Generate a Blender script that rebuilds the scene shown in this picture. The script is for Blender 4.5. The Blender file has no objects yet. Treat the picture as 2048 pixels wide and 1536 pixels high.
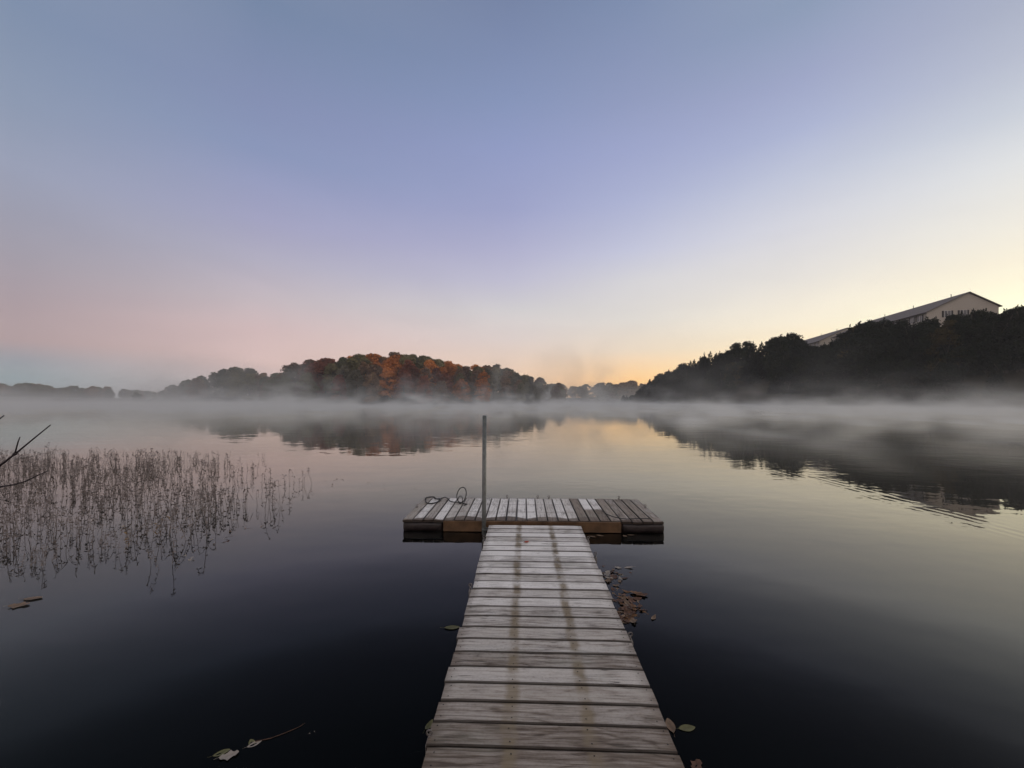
import bpy, math, random
import numpy as np
from mathutils import Vector, noise as mnoise

R = random.Random(11)
NR = np.random.default_rng(7)
scene = bpy.context.scene
COL = scene.collection
F = 790.0            # focal length in photo pixels (2048 wide)
CAMZ = 1.755

# ------------------------------------------------------------------ helpers
def lin(c):
    return tuple((x / 255 / 12.92 if x / 255 <= .04045 else ((x / 255 + .055) / 1.055) ** 2.4) for x in c)

def tag(o, label=None, cat=None, group=None, kind=None):
    if label: o['label'] = label
    if cat: o['category'] = cat
    if group: o['group'] = group
    if kind: o['kind'] = kind
    return o

def link(o, parent=None):
    COL.objects.link(o)
    if parent is not None:
        o.parent = parent
    return o

def empty(name, loc=(0, 0, 0)):
    o = bpy.data.objects.new(name, None)
    o.empty_display_size = .2
    o.location = loc
    return link(o)

class MB:
    """collects geometry for ONE mesh object"""
    def __init__(s):
        s.v, s.f, s.m = [], [], []
    def add(s, vs, fs, mat=0):
        b = len(s.v)
        s.v.extend(tuple(x) for x in vs)
        s.f.extend(tuple(i + b for i in f) for f in fs)
        s.m.extend([mat] * len(fs))
    def box(s, x0, x1, y0, y1, z0, z1, mat=0, bev=0.0):
        if bev <= 0:
            vs = [(x, y, z) for z in (z0, z1) for (x, y) in ((x0, y0), (x1, y0), (x1, y1), (x0, y1))]
            s.add(vs, [(3, 2, 1, 0), (4, 5, 6, 7), (0, 1, 5, 4), (1, 2, 6, 5), (2, 3, 7, 6), (3, 0, 4, 7)], mat)
        else:
            b = bev
            def ring(e, z):
                return [(x0 + e, y0, z), (x1 - e, y0, z), (x1, y0 + e, z), (x1, y1 - e, z), (x1 - e, y1, z), (x0 + e, y1, z), (x0, y1 - e, z), (x0, y0 + e, z)]
            def inset(z):
                return [(x0 + 2 * b, y0 + b, z), (x1 - 2 * b, y0 + b, z), (x1 - b, y0 + 2 * b, z), (x1 - b, y1 - 2 * b, z), (x1 - 2 * b, y1 - b, z), (x0 + 2 * b, y1 - b, z), (x0 + b, y1 - 2 * b, z), (x0 + b, y0 + 2 * b, z)]
            vs = inset(z0) + ring(b, z0 + b) + ring(b, z1 - b) + inset(z1)
            fs = [tuple(reversed(range(8))), tuple(range(24, 32))]
            for k in range(3):
                for i in range(8):
                    j = (i + 1) % 8
                    fs.append((k * 8 + i, k * 8 + j, k * 8 + 8 + j, k * 8 + 8 + i))
            s.add(vs, fs, mat)
    def tube(s, pts, r, n=6, mat=0, cap=True):
        pts = [Vector(p) for p in pts]
        rs = r if isinstance(r, (list, tuple)) else [r] * len(pts)
        vs, fs = [], []
        up = Vector((0, 0, 1))
        t0 = (pts[1] - pts[0]).normalized()
        a = t0.cross(up)
        if a.length < 1e-3: a = t0.cross(Vector((1, 0, 0)))
        a.normalize()
        for i, p in enumerate(pts):
            t = (pts[min(i + 1, len(pts) - 1)] - pts[max(i - 1, 0)]).normalized()
            a = (a - t * a.dot(t))
            if a.length < 1e-5: a = t.orthogonal()
            a.normalize()
            b = t.cross(a)
            for k in range(n):
                g = 2 * math.pi * k / n
                vs.append(p + (a * math.cos(g) + b * math.sin(g)) * rs[i])
        for i in range(len(pts) - 1):
            for k in range(n):
                j = (k + 1) % n
                fs.append((i * n + k, i * n + j, i * n + n + j, i * n + n + k))
        if cap:
            fs.append(tuple(reversed(range(n))))
            fs.append(tuple(range((len(pts) - 1) * n, len(pts) * n)))
        s.add(vs, fs, mat)
    def mesh(s, name, mats, smooth=False):
        me = bpy.data.meshes.new(name)
        me.from_pydata(s.v, [], s.f)
        for m in (mats if isinstance(mats, (list, tuple)) else [mats]):
            me.materials.append(m)
        me.polygons.foreach_set('material_index', s.m)
        if smooth:
            me.polygons.foreach_set('use_smooth', [True] * len(s.f))
        me.update()
        return me
    def build(s, name, mats, parent=None, smooth=False):
        return link(bpy.data.objects.new(name, s.mesh(name, mats, smooth)), parent)

# ------------------------------------------------------------------ material helpers
class NT:
    def __init__(s, tree):
        s.t = tree; s.n = tree.nodes; s.l = tree.links
    def node(s, kind, props=None, **inp):
        nd = s.n.new(kind)
        for k, v in (props or {}).items(): setattr(nd, k, v)
        for k, v in inp.items():
            key = int(k[1:]) if k[0] == 'i' and k[1:].isdigit() else k.replace('_', ' ')
            s.set(nd.inputs[key], v)
        return nd
    def set(s, sock, v):
        if isinstance(v, bpy.types.NodeSocket): s.l.new(v, sock)
        elif isinstance(v, bpy.types.Node): s.l.new(v.outputs[0], sock)
        else: sock.default_value = v
    def math(s, op, a, b=0.0, c=0.0, clamp=False):
        nd = s.n.new('ShaderNodeMath'); nd.operation = op; nd.use_clamp = clamp
        s.set(nd.inputs[0], a); s.set(nd.inputs[1], b); s.set(nd.inputs[2], c)
        return nd.outputs[0]
    def noise(s, vec, scale, detail=2.0, rough=.5, dist=0.0, out=0):
        nd = s.node('ShaderNodeTexNoise', None, Scale=scale, Detail=detail, Roughness=rough, Distortion=dist)
        if vec is not None: s.set(nd.inputs['Vector'], vec)
        return nd.outputs[out]
    def mapping(s, vec, scale=(1, 1, 1), loc=(0, 0, 0)):
        nd = s.node('ShaderNodeVectorMath', {'operation': 'MULTIPLY_ADD'}, i0=vec, i1=scale, i2=loc)
        return nd.outputs[0]
    def ramp(s, fac, stops, interp='LINEAR'):
        nd = s.n.new('ShaderNodeValToRGB'); cr = nd.color_ramp; cr.interpolation = interp
        while len(cr.elements) < len(stops): cr.elements.new(.5)
        for e, (p, c) in zip(cr.elements, stops):
            e.position = p; e.color = (*c, 1) if len(c) == 3 else c
        s.set(nd.inputs[0], fac)
        return nd.outputs[0]
    def mix(s, fac, a, b, blend='MIX'):
        nd = s.n.new('ShaderNodeMix'); nd.data_type = 'RGBA'; nd.blend_type = blend
        for sk, v in ((nd.inputs[0], fac), (nd.inputs[6], a), (nd.inputs[7], b)):
            if isinstance(v, tuple) and len(v) == 3: v = (*v, 1)
            s.set(sk, v)
        return nd.outputs[2]
    def maprange(s, v, a, b, c=0.0, d=1.0, smooth=True):
        nd = s.n.new('ShaderNodeMapRange'); nd.interpolation_type = 'SMOOTHSTEP' if smooth else 'LINEAR'
        s.set(nd.inputs[0], v)
        for i, x in enumerate((a, b, c, d)): s.set(nd.inputs[i + 1], x)
        return nd.outputs[0]

def new_mat(name):
    m = bpy.data.materials.new(name); m.use_nodes = True
    t = NT(m.node_tree)
    b = t.n['Principled BSDF']
    return m, t, b

def bump(t, b, h, strength=.3, dist=.01):
    nd = t.node('ShaderNodeBump', None, Strength=strength, Distance=dist, Height=h)
    t.l.new(nd.outputs[0], b.inputs['Normal'])

def simple_mat(name, col, rough=.7, metal=0.0, var=.25, scale=6.0, spec=.3, bmp=.2):
    m, t, b = new_mat(name)
    tc = t.node('ShaderNodeTexCoord')
    n = t.noise(tc.outputs['Object'], scale, 5, .6)
    dark = tuple(c * (1 - var) for c in col); lite = tuple(min(1, c * (1 + var)) for c in col)
    t.set(b.inputs['Base Color'], t.ramp(n, [(.3, dark), (.7, lite)]))
    b.inputs['Roughness'].default_value = rough
    b.inputs['Metallic'].default_value = metal
    b.inputs['Specular IOR Level'].default_value = spec
    if bmp: bump(t, b, n, bmp, .01)
    return m

def foliage_mat(name, c1, c2, c3=None):
    m, t, b = new_mat(name)
    tc = t.node('ShaderNodeTexCoord'); oi = t.node('ShaderNodeObjectInfo')
    n = t.noise(tc.outputs['Object'], 9.0, 3, .6)
    n2 = t.noise(tc.outputs['Object'], 60.0, 1)
    f = t.math('ADD', t.math('MULTIPLY', n, .75), t.math('MULTIPLY', n2, .25))
    f = t.math('ADD', f, t.math('MULTIPLY_ADD', oi.outputs['Random'], .30, -.15))
    st = [(.32, c1), (.56, c2)] + ([(.68, c3)] if c3 else [])
    col = t.ramp(f, st)
    t.set(b.inputs['Base Color'], col)
    b.inputs['Roughness'].default_value = .8
    b.inputs['Specular IOR Level'].default_value = .12
    return m

M = {}
M['trunk'] = simple_mat('bark', (.07, .058, .048), .9, 0, .35, 30, .1)
FOL = {
    'dark green': ((.045, .054, .028), (.095, .102, .050), (.14, .14, .07)),
    'olive': ((.08, .076, .036), (.16, .138, .062), (.21, .175, .08)),
    'orange': ((.25, .085, .022), (.55, .185, .042), (.62, .25, .065)),
    'russet': ((.12, .038, .024), (.25, .078, .042), (.31, .12, .06)),
    'brown': ((.10, .062, .042), (.20, .12, .072), (.25, .165, .095)),
    'grey green': ((.085, .078, .056), (.15, .135, .092), (.19, .17, .115)),
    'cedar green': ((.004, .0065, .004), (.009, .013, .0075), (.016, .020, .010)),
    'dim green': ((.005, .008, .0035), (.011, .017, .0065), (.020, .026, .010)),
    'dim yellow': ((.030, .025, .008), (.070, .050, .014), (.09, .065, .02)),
}
for k, v in FOL.items(): M[k] = foliage_mat('foliage_' + k.replace(' ', '_'), *v)

# ------------------------------------------------------------------ weathered decking
def wood_mat():
    m, t, b = new_mat('frosted_weathered_wood')
    uv = t.node('ShaderNodeUVMap', {'uv_map': 'grain'}).outputs[0]
    def attr(n): return t.node('ShaderNodeAttribute', {'attribute_name': n}).outputs['Fac']
    tone, frost, xa, ya = attr('tone'), attr('frost'), attr('along'), attr('front')
    pos = t.node('ShaderNodeTexCoord').outputs['Object']
    warp = t.noise(t.mapping(uv, (1.3, 6, 1)), 1.0, 3, .55)
    rings = t.math('MULTIPLY_ADD', warp, 9.0, t.math('MULTIPLY', t.node('ShaderNodeSeparateXYZ', None, Vector=uv).outputs[1], 26.0))
    rings = t.math('ABSOLUTE', t.math('SINE', t.math('MULTIPLY', rings, 2.2)))
    rings = t.math('POWER', rings, .6)
    fine = t.noise(t.mapping(uv, (6, 105, 1)), 1.0, 5, .72)
    coarse = t.noise(t.mapping(uv, (1.6, 38, 1)), 1.0, 4, .55)
    blot = t.noise(t.mapping(pos, (1, 1, 1)), 3.2, 4, .6)
    g = t.math('ADD', t.math('MULTIPLY', fine, .52), t.math('MULTIPLY', coarse, .30))
    g = t.math('ADD', g, t.math('MULTIPLY_ADD', rings, .13, -.015))
    g = t.math('ADD', g, t.math('MULTIPLY_ADD', tone, .20, -.10))
    wood = t.ramp(g, [(.30, (.075, .061, .050)), (.43, (.205, .170, .138)), (.56, (.345, .303, .255)), (.70, (.47, .428, .368))])
    # brown damp tint in blotches
    damp = t.maprange(blot, .52, .72)
    wood = t.mix(t.math('MULTIPLY', damp, .5), wood, (.12, .088, .060))
    algae = t.maprange(t.noise(t.mapping(pos, (2.2, 4.5, 1), (7, 3, 0)), 1.0, 4, .6), .50, .66)
    wood = t.mix(t.math('MULTIPLY', algae, .35), wood, (.20, .205, .165))
    wood = t.mix(t.math('MULTIPLY_ADD', frost, -.9, .75, clamp=True), wood, t.mix(.5, wood, (.155, .108, .075)))
    crk = t.noise(t.mapping(uv, (1.1, 24, 1)), 1.0, 2, .5)
    crk = t.maprange(t.math('ABSOLUTE', t.math('SUBTRACT', crk, .5)), .004, .018, 1, 0)
    crk = t.math('MULTIPLY', crk, t.maprange(t.noise(t.mapping(pos, (3, 3, 3)), 1.0, 2), .46, .60))
    wood = t.mix(t.math('MULTIPLY', crk, .75), wood, (.035, .026, .020))
    ends = t.maprange(t.math('MULTIPLY_ADD', blot, .16, t.math('ABSOLUTE', xa)), .60, .70)
    wood = t.mix(t.math('MULTIPLY', ends, .6), wood, (.095, .062, .040))
    # frost on the raised grain
    fr = t.math('ADD', t.math('MULTIPLY', g, 1.1), t.math('MULTIPLY', blot, .7))
    fr = t.maprange(fr, .55, 1.10)
    fine2 = t.noise(t.mapping(pos, (60, 60, 60)), 1.0, 2)
    fr = t.math('MULTIPLY', fr, t.maprange(fine2, .22, .55, .6, 1.0))
    # frost amount rises with the board's own frost value
    fr = t.math('MULTIPLY', t.math('ADD', fr, t.math('MULTIPLY_ADD', frost, .9, -.45)), frost, clamp=True)
    # damp tracks over the joists, no frost there
    wob = t.noise(t.mapping(pos, (9, 9, 9)), 1.0, 3)
    w = t.math('MULTIPLY_ADD', wob, .045, t.math('ABSOLUTE', t.math('SUBTRACT', t.math('ABSOLUTE', xa), .205)))
    trk = t.maprange(w, .036, .076, 1, 0)
    track_amt = attr('track')
    trk = t.math('MULTIPLY', trk, track_amt)
    brk = t.maprange(t.noise(t.mapping(pos, (6, 6, 6)), 1.0, 2), .36, .55, .35, 1)
    trk = t.math('MULTIPLY', trk, brk)
    # scalloped melt line along the front edge of the platform
    sx = t.node('ShaderNodeSeparateXYZ', None, Vector=pos).outputs[0]
    sc = t.math('MULTIPLY', t.math('ABSOLUTE', t.math('SINE', t.math('MULTIPLY', sx, 5.6))), .09)
    e = t.math('SUBTRACT', t.math('ADD', ya, t.math('MULTIPLY', t.math('SUBTRACT', wob, .5), .06)), sc)
    melt = t.maprange(e, .075, .105, 1, 0)
    keep = t.math('MULTIPLY', t.math('MULTIPLY', t.math('MULTIPLY_ADD', crk, -.6, 1.0), t.math('MULTIPLY_ADD', ends, -.55, 1.0)), t.math('MULTIPLY', t.math('SUBTRACT', 1.0, trk), t.math('SUBTRACT', 1.0, melt)))
    fr = t.math('MULTIPLY', fr, keep)
    tint = t.mix(t.math('MULTIPLY', trk, .62), wood, (.23, .18, .105))
    tint = t.mix(t.math('MULTIPLY', melt, .5), tint, (.085, .062, .048))
    col = t.mix(fr, tint, (.775, .75, .715))
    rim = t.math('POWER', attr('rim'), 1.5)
    col = t.mix(t.math('MULTIPLY', rim, .8), col, (.022, .017, .015))  # gap shadow painted onto the board edges, together with edge dirt
    t.set(b.inputs['Base Color'], col)
    t.set(b.inputs['Roughness'], t.math('MULTIPLY_ADD', trk, -.15, .72))
    b.inputs['Specular IOR Level'].default_value = .25
    bump(t, b, t.math('ADD', g, t.math('MULTIPLY', fr, .15)), .55, .006)
    return m
M['deck'] = wood_mat()
M['nail'] = simple_mat('nail_head', (.02, .016, .014), .6, .3, .3, 50)

def decking(name, n, pitch, length, parent, frost, track, thick=.036, gap=.0085, rot=False, front=None, nails=(-.2, .2)):
    """n boards side by side along local Y (or X when rot); each board runs along the other axis, centred on 0"""
    vs, fs, uvs, mats, at = [], [], [], [], {'rim': [], 'tone': [], 'frost': [], 'along': [], 'front': [], 'track': []}
    for i in range(n):
        w = pitch - gap * R.uniform(.7, 1.4)
        L = length + R.uniform(-.012, .012)
        sh = R.uniform(-.006, .006)
        yaw = R.uniform(-.0025, .0025)
        dz = R.uniform(-.003, .003); twist = R.uniform(-.012, .012); cup = R.uniform(.0, .0035)
        u0, v0 = R.uniform(0, 90), R.uniform(0, 90)
        tn = R.random(); fv = frost(i)
        e = .005
        prof = [(-w / 2, -thick), (-w / 2, -e), (-w / 2 + e, 0), (-w / 2 + .011, -cup * .3), (0, -cup), (w / 2 - .011, -cup * .3), (w / 2 - e, 0), (w / 2, -e), (w / 2, -thick)]
        K = 13
        base = len(vs)
        for k in range(K):
            s_ = -L / 2 + L * k / (K - 1)
            for (c, z) in prof:
                ez = .004 if k in (0, K - 1) else 0
                cc = c + yaw * s_
                x, y = s_ + sh, (i + .5) * pitch + cc
                zz = z + dz + twist * c * (s_ / L) * 2 - (ez if z > -e * 1.5 else 0)
                vs.append((y, -x, zz) if rot else (x, y, zz))
                uvs.append((s_ + u0, c + v0))
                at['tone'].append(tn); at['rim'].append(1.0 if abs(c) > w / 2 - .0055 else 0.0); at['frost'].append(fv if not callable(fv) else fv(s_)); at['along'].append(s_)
                at['front'].append((x + length / 2) if rot else 10.0); at['track'].append(track)
        if rot:   # board runs away from the front edge: distance to the front edge
            for q in range(base, len(vs)):
                at['front'][q] = vs[q][1] + length / 2
                if not (3.5 <= i <= 18): at['front'][q] += .10
        P = len(prof)
        for k in range(K - 1):
            for j in range(P - 1):
                a = base + k * P + j
                f = (a, a + P, a + P + 1, a + 1)
                fs.append(f); mats.append(0)
        fs.append(tuple(base + j for j in range(P))); mats.append(0)
        fs.append(tuple(base + (K - 1) * P + j for j in reversed(range(P)))); mats.append(0)
        # nail heads
        for s_ in (-L / 2 + .035, *nails, L / 2 - .035):
            for c in (-w * .28, w * .28):
                cx, cy = s_ + sh + R.uniform(-.008, .008), (i + .5) * pitch + c + R.uniform(-.008, .008)
                b2 = len(vs)
                for q in range(6):
                    g = q * math.pi / 3
                    x, y = cx + .0042 * math.cos(g), cy + .0042 * math.sin(g)
                    vs.append((y, -x, dz + .0012) if rot else (x, y, dz + .0012))
                    uvs.append((0, 0))
                    for k2 in at: at[k2].append(0)
                fs.append(tuple(b2 + q for q in range(6))); mats.append(1)
    me = bpy.data.meshes.new(name)
    me.from_pydata(vs, [], fs)
    me.materials.append(M['deck']); me.materials.append(M['nail'])
    me.polygons.foreach_set('material_index', mats)
    ul = me.uv_layers.new(name='grain')
    li = np.zeros(len(me.loops), dtype=np.int32); me.loops.foreach_get('vertex_index', li)
    ul.data.foreach_set('uv', np.array(uvs, dtype=np.float32)[li].ravel())
    for k, v in at.items():
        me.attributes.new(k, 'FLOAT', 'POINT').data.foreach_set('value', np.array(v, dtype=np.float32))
    me.update()
    return link(bpy.data.objects.new(name, me), parent)

M['stringer'] = simple_mat('damp_brown_timber', (.07, .052, .038), .75, 0, .45, 14)
M['fascia'] = simple_mat('brown_fascia_timber', (.115, .066, .034), .7, 0, .5, 5)
M['black_float'] = simple_mat('wet_black_float', (.018, .012, .012), .38, 0, .8, 12, .5, .5)
M['steel'] = simple_mat('galvanised_steel', (.15, .16, .155), .5, .6, .3, 25, .5, .05)
M['rust'] = simple_mat('dull_rusty_iron', (.17, .155, .145), .6, .5, .4, 60)
M['cable'] = simple_mat('black_rubber_cable', (.018, .018, .02), .5, 0, .2, 20)

def ring_pts(c, r, axis='y', n=14, a0=0, a1=2 * math.pi):
    out = []
    for k in range(n + 1):
        g = a0 + (a1 - a0) * k / n
        if axis == 'y': out.append((c[0] + r * math.cos(g), c[1], c[2] + r * math.sin(g)))
        elif axis == 'x': out.append((c[0], c[1] + r * math.cos(g), c[2] + r * math.sin(g)))
        else: out.append((c[0] + r * math.cos(g), c[1] + r * math.sin(g), c[2]))
    return out

def eye_bolt(parent, x, y, z, r=.018, axis='x'):
    m = MB()
    m.tube([(x, y, z - .05), (x, y, z + .012)], .006, 6)
    m.tube(ring_pts((x, y, z + .012 + r), r, axis), .0045, 6, cap=False)
    m.tube([(x, y, z), (x, y, z + .006)], .014, 8)
    return m.build('eye_bolt', M['rust'], parent, True)

# ------------------------------------------------------------------ walkway
WDIR = math.atan(.0337)
WL = 6.66
walk = empty('walkway', (.126 + .0337 * -1.5, -1.5, .0))
walk.rotation_euler = (math.atan(.0155), 0, -WDIR)
walk.location.z = .083 + (-1.5 - 1.8) * .0155
tag(walk, 'grey weathered plank walkway with frosty boards leading out to the floating platform', 'walkway')
nb = 47
def wfrost(i):
    y = i / nb            # far boards hold more frost
    return .30 + .55 * max(0, min(1, (y - .5) / .35)) + R.uniform(-.10, .12)
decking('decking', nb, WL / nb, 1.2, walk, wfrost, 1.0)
for sx in (-1, 1):
    m = MB(); m.box(sx * .565 - .02, sx * .565 + .02, .01, WL - .01, -.185, -.0385, 0, .004)
    m.build('stringer', M['stringer'], walk)
m = MB(); m.box(-.545, .545, WL - .05, WL - .01, -.17, -.0385, 0, .004); m.build('end_beam', M['stringer'], walk)
for sx in (-.205, .205):
    m = MB(); m.box(sx - .02, sx + .02, .01, WL - .055, -.17, -.0385); m.build('joist', M['stringer'], walk)
for (x, y) in ((-.604, 3.45), (-.612, 4.98), (-.618, 6.18), (.615, 6.18), (.618, 5.72), (.612, 4.3)):
    mm = MB(); mm.box(x - .012, x + .012, y - .03, y + .03, -.12, -.02); mm.tube([(x, y, -.02), (x, y, .004)], .006, 6)
    mm.tube(ring_pts((x, y, .017), .013, 'y'), .0045, 6, cap=False)
    mm.build('eye_bolt', M['rust'], walk, True)

# ------------------------------------------------------------------ platform
PW, PD = 3.5, 1.21
plat = empty('floating_platform', (.285, 5.285 + PD / 2, .157))
plat.rotation_euler = (0, 0, math.radians(-1.6))
tag(plat, 'floating wooden swim platform across the walkway end with frosted boards and black floats', 'floating dock')
FR = [.25, .95, .45, .9, .55, .45, .85, .8, .9, .95, 1, 1, .95, .62, .55, .8, .6, .12, .0, .0, .12, .4, .18, .12, .35]
def pfrost(i):
    if i in (18, 19):
        return lambda s: .95 if s < .02 else .12
    return FR[i] + R.uniform(-.05, .05)
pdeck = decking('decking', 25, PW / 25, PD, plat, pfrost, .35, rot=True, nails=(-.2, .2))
pdeck.location.x = -PW / 2
zt = -.0385
m = MB(); m.box(-PW / 2 + .56, PW / 2 - .57, -PD / 2 - .022, -PD / 2 + .02, -.150, -.012, 0, .004); m.build('fascia', M['fascia'], plat)
def float_block(x0, x1, y0, y1):
    m = MB(); n = 10; vs = []; fs = []
    sec = []
    H, r = .125, .045
    for (cx, cz, a0) in ((y0 + r, -H - .04 + r, 180), (y1 - r, -H - .04 + r, 270), (y1 - r, zt - .002 - r * .6, 0), (y0 + r, zt - .002 - r * .6, 90)):
        for k in range(5):
            g = math.radians(a0 + 90 * k / 4)
            sec.append((cx + r * math.cos(g), cz + r * (.6 if a0 in (0, 90) else 1) * math.sin(g)))
    xs = [x0, x0 + .012, x0 + .03] + [x0 + .03 + (x1 - x0 - .06) * k / 9 for k in range(1, 9)] + [x1 - .03, x1 - .012, x1]
    for i, x in enumerate(xs):
        sc = {0: .80, 1: .93, len(xs) - 2: .93, len(xs) - 1: .80}.get(i, 1.0 - (.012 if i % 2 else 0))
        cy, cz = (y0 + y1) / 2, -.105
        for (y, z) in sec: vs.append((x, cy + (y - cy) * sc, cz + (z - cz) * sc))
    S = len(sec)
    for i in range(len(xs) - 1):
        for k in range(S):
            fs.append((i * S + k, i * S + (k + 1) % S, (i + 1) * S + (k + 1) % S, (i + 1) * S + k))
    fs.append(tuple(range(S))); fs.append(tuple(reversed(range((len(xs) - 1) * S, len(xs) * S))))
    m.add(vs, fs)
    return m.build('float', M['black_float'], plat, True)
float_block(-PW / 2 - .008, -PW / 2 + .557, -PD / 2 - .012, PD / 2 - .03)
float_block(PW / 2 - .567, PW / 2 + .022, -PD / 2 - .012, PD / 2 - .03)
m = MB(); m.box(-PW / 2 + .56, PW / 2 - .57, -PD / 2 + .022, PD / 2 - .02, -.17, zt); m.build('float', M['black_float'], plat)
m = MB(); m.box(-PW / 2 + .56, PW / 2 - .57, PD / 2 - .018, PD / 2 + .012, -.15, zt - .002, 0, .004); m.build('rim_board', M['stringer'], plat)
for (x, y) in ((-.38, .585), (.30, .585), (.12, .59), (1.44, .59), (-1.71, -.02), (1.71, .08)):
    eye_bolt(plat, x, y, .004, .016, 'y')
# pole with its bracket
pole = MB()
px, py = -.3686, 5.2
pole.tube([(px - .012, py, -1.9), (px + .0, py, .3), (px + .0075, py, 1.564)], .0275, 16)
po = pole.build('mooring_pole', M['steel'], None, True)
tag(po, 'thin upright galvanised steel pole standing by the corner where the walkway meets the platform', 'pole')
br = MB()
wx, wy = -.57, 6.63
br.tube([(wx, wy, -.06), (wx - .03, wy, -.06)], .008, 6)
br.tube(ring_pts((wx - .075, wy, -.05), .043, 'z', 18), .009, 6, cap=False)
br.build('pole_bracket', M['steel'], walk, True)

# cables on the platform
def to_plat(x, y, z): return (x, y, z)
cb = MB()
pts = []
for k in range(46):
    g = k / 45 * 2 * math.pi * 2.1 + .3
    r = .115 + .012 * math.sin(3 * g) + .006 * k / 45
    pts.append((-1.555 + r * math.cos(g) * 1.0, .33 + r * math.sin(g) * 1.25, .012 + .006 * (k // 21) + (.030 if math.cos(g - 2.2) > .75 else 0)))
lead = [(-1.46, .44, .02), (-1.39, .50, .035), (-1.33, .45, .02), (-1.28, .34, .010), (-1.22, .29, .010), (-1.16, .28, .010), (-1.11, .26, .010), (-1.07, .24, .014)]
cb.tube(pts + lead, .0075, 6)
loop = []
for k in range(30):
    g = -math.pi / 2 + 2 * math.pi * k / 29 * 1.0
    loop.append((-1.085 + .075 * math.cos(g) + .02 * math.sin(g), .25 + .05 * math.sin(g * .5), .125 + .118 * math.sin(g)))
cb.tube(lead[-1:] + loop + [(-1.04, .20, .01), (-.98, .17, .009), (-1.02, .10, .009)], .0075, 6)
sm = []
for k in range(20):
    g = -math.pi / 2 + 2 * math.pi * k / 19
    sm.append((-1.095 + .035 * math.cos(g), .22 + .02 * math.sin(g), .062 + .055 * math.sin(g)))
cb.tube(sm, .006, 6)
c1 = cb.build('mooring_cable', M['cable'], None, True)
c1.location = plat.location; c1.rotation_euler = plat.rotation_euler
tag(c1, 'black rubber cable coiled on the back corner of the platform with one standing loop', 'cable')
cb = MB()
cb.tube([(1.02, -.15, .008), (1.06, -.32, .008), (1.12, -.43, .008), (1.19, -.50, .008), (1.28, -.53, .008), (1.45, -.50, .008), (1.6, -.50, .008)], .005, 6)
c2 = cb.build('mooring_cable', M['cable'], None, True)
c2.location = plat.location; c2.rotation_euler = plat.rotation_euler
tag(c2, 'thin dark line lying loose along the front of the unfrosted brown platform boards', 'cable')

# ------------------------------------------------------------------ floating leaves
R.seed(21)
def leaf_mesh(name, L, W, lobes, mat, curl):
    """a leaf with a midrib fold, lobed outline, real 1 mm thickness"""
    n = 9; top = []
    for k in range(n):
        s_ = k / (n - 1)
        w = W * (math.sin(math.pi * min(1, s_ * .96 + .02)) ** .8) * (1 + (.35 * math.sin(s_ * math.pi * lobes * 2) if lobes else 0)) / 2 + .0006
        x = (s_ - .5) * L
        zc = .006 + curl * (s_ - .5) ** 2 * L
        top.append([(x, -w, zc + w * .14), (x, 0, zc), (x, w, zc + w * .10 * (1 + curl))])
    vs = [p for row in top for p in row] + [(x, y, z - .001) for row in top for (x, y, z) in row]
    fs = []; o = n * 3
    for k in range(n - 1):
        for j in range(2):
            a = k * 3 + j
            fs.append((a, a + 3, a + 4, a + 1)); fs.append((o + a, o + a + 1, o + a + 4, o + a + 3))
    m = MB(); m.add(vs, fs)
    st = [(-L / 2 - L * .3, .004, .010), (-L / 2, 0, top[0][1][2])]
    m.tube(st, .0009, 4)
    return m.mesh(name, mat)
LM = {
    'brown': simple_mat('leaf_brown', (.095, .050, .032), .75, 0, .45, 30),
    'tan': simple_mat('leaf_tan', (.17, .115, .075), .75, 0, .35, 30),
    'pale': simple_mat('leaf_pale', (.27, .235, .20), .7, 0, .2, 30),
    'green': simple_mat('leaf_green', (.11, .105, .045), .65, 0, .3, 30),
    'red': simple_mat('leaf_red', (.36, .06, .03), .65, 0, .3, 30),
    'orange': simple_mat('leaf_orange', (.15, .075, .032), .7, 0, .35, 30),
}
LMESH = {}
for c in LM:
    LMESH[c] = [leaf_mesh('fallen_leaf', .115, .055, 0, LM[c], .15), leaf_mesh('fallen_leaf', .12, .075, 2.5, LM[c], .35), leaf_mesh('fallen_leaf', .10, .045, 0, LM[c], .6)]

def water_pt(x, y, z=0.0):
    Y = (CAMZ - z) * F / (y - 802)
    return (x - 1024) / F * Y, Y
def leaf(x, y, z, colr, k, label, group=None, s=1.0, rz=None, tilt=.12):
    o = bpy.data.objects.new('fallen_leaf', LMESH[colr][k])
    o.location = (x, y, z); o.scale = (s, s, s)
    o.rotation_euler = (R.uniform(-tilt, tilt), R.uniform(-tilt, tilt), R.uniform(0, 6.28) if rz is None else rz)
    link(o)
    return tag(o, label, 'leaf', group)

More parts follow.
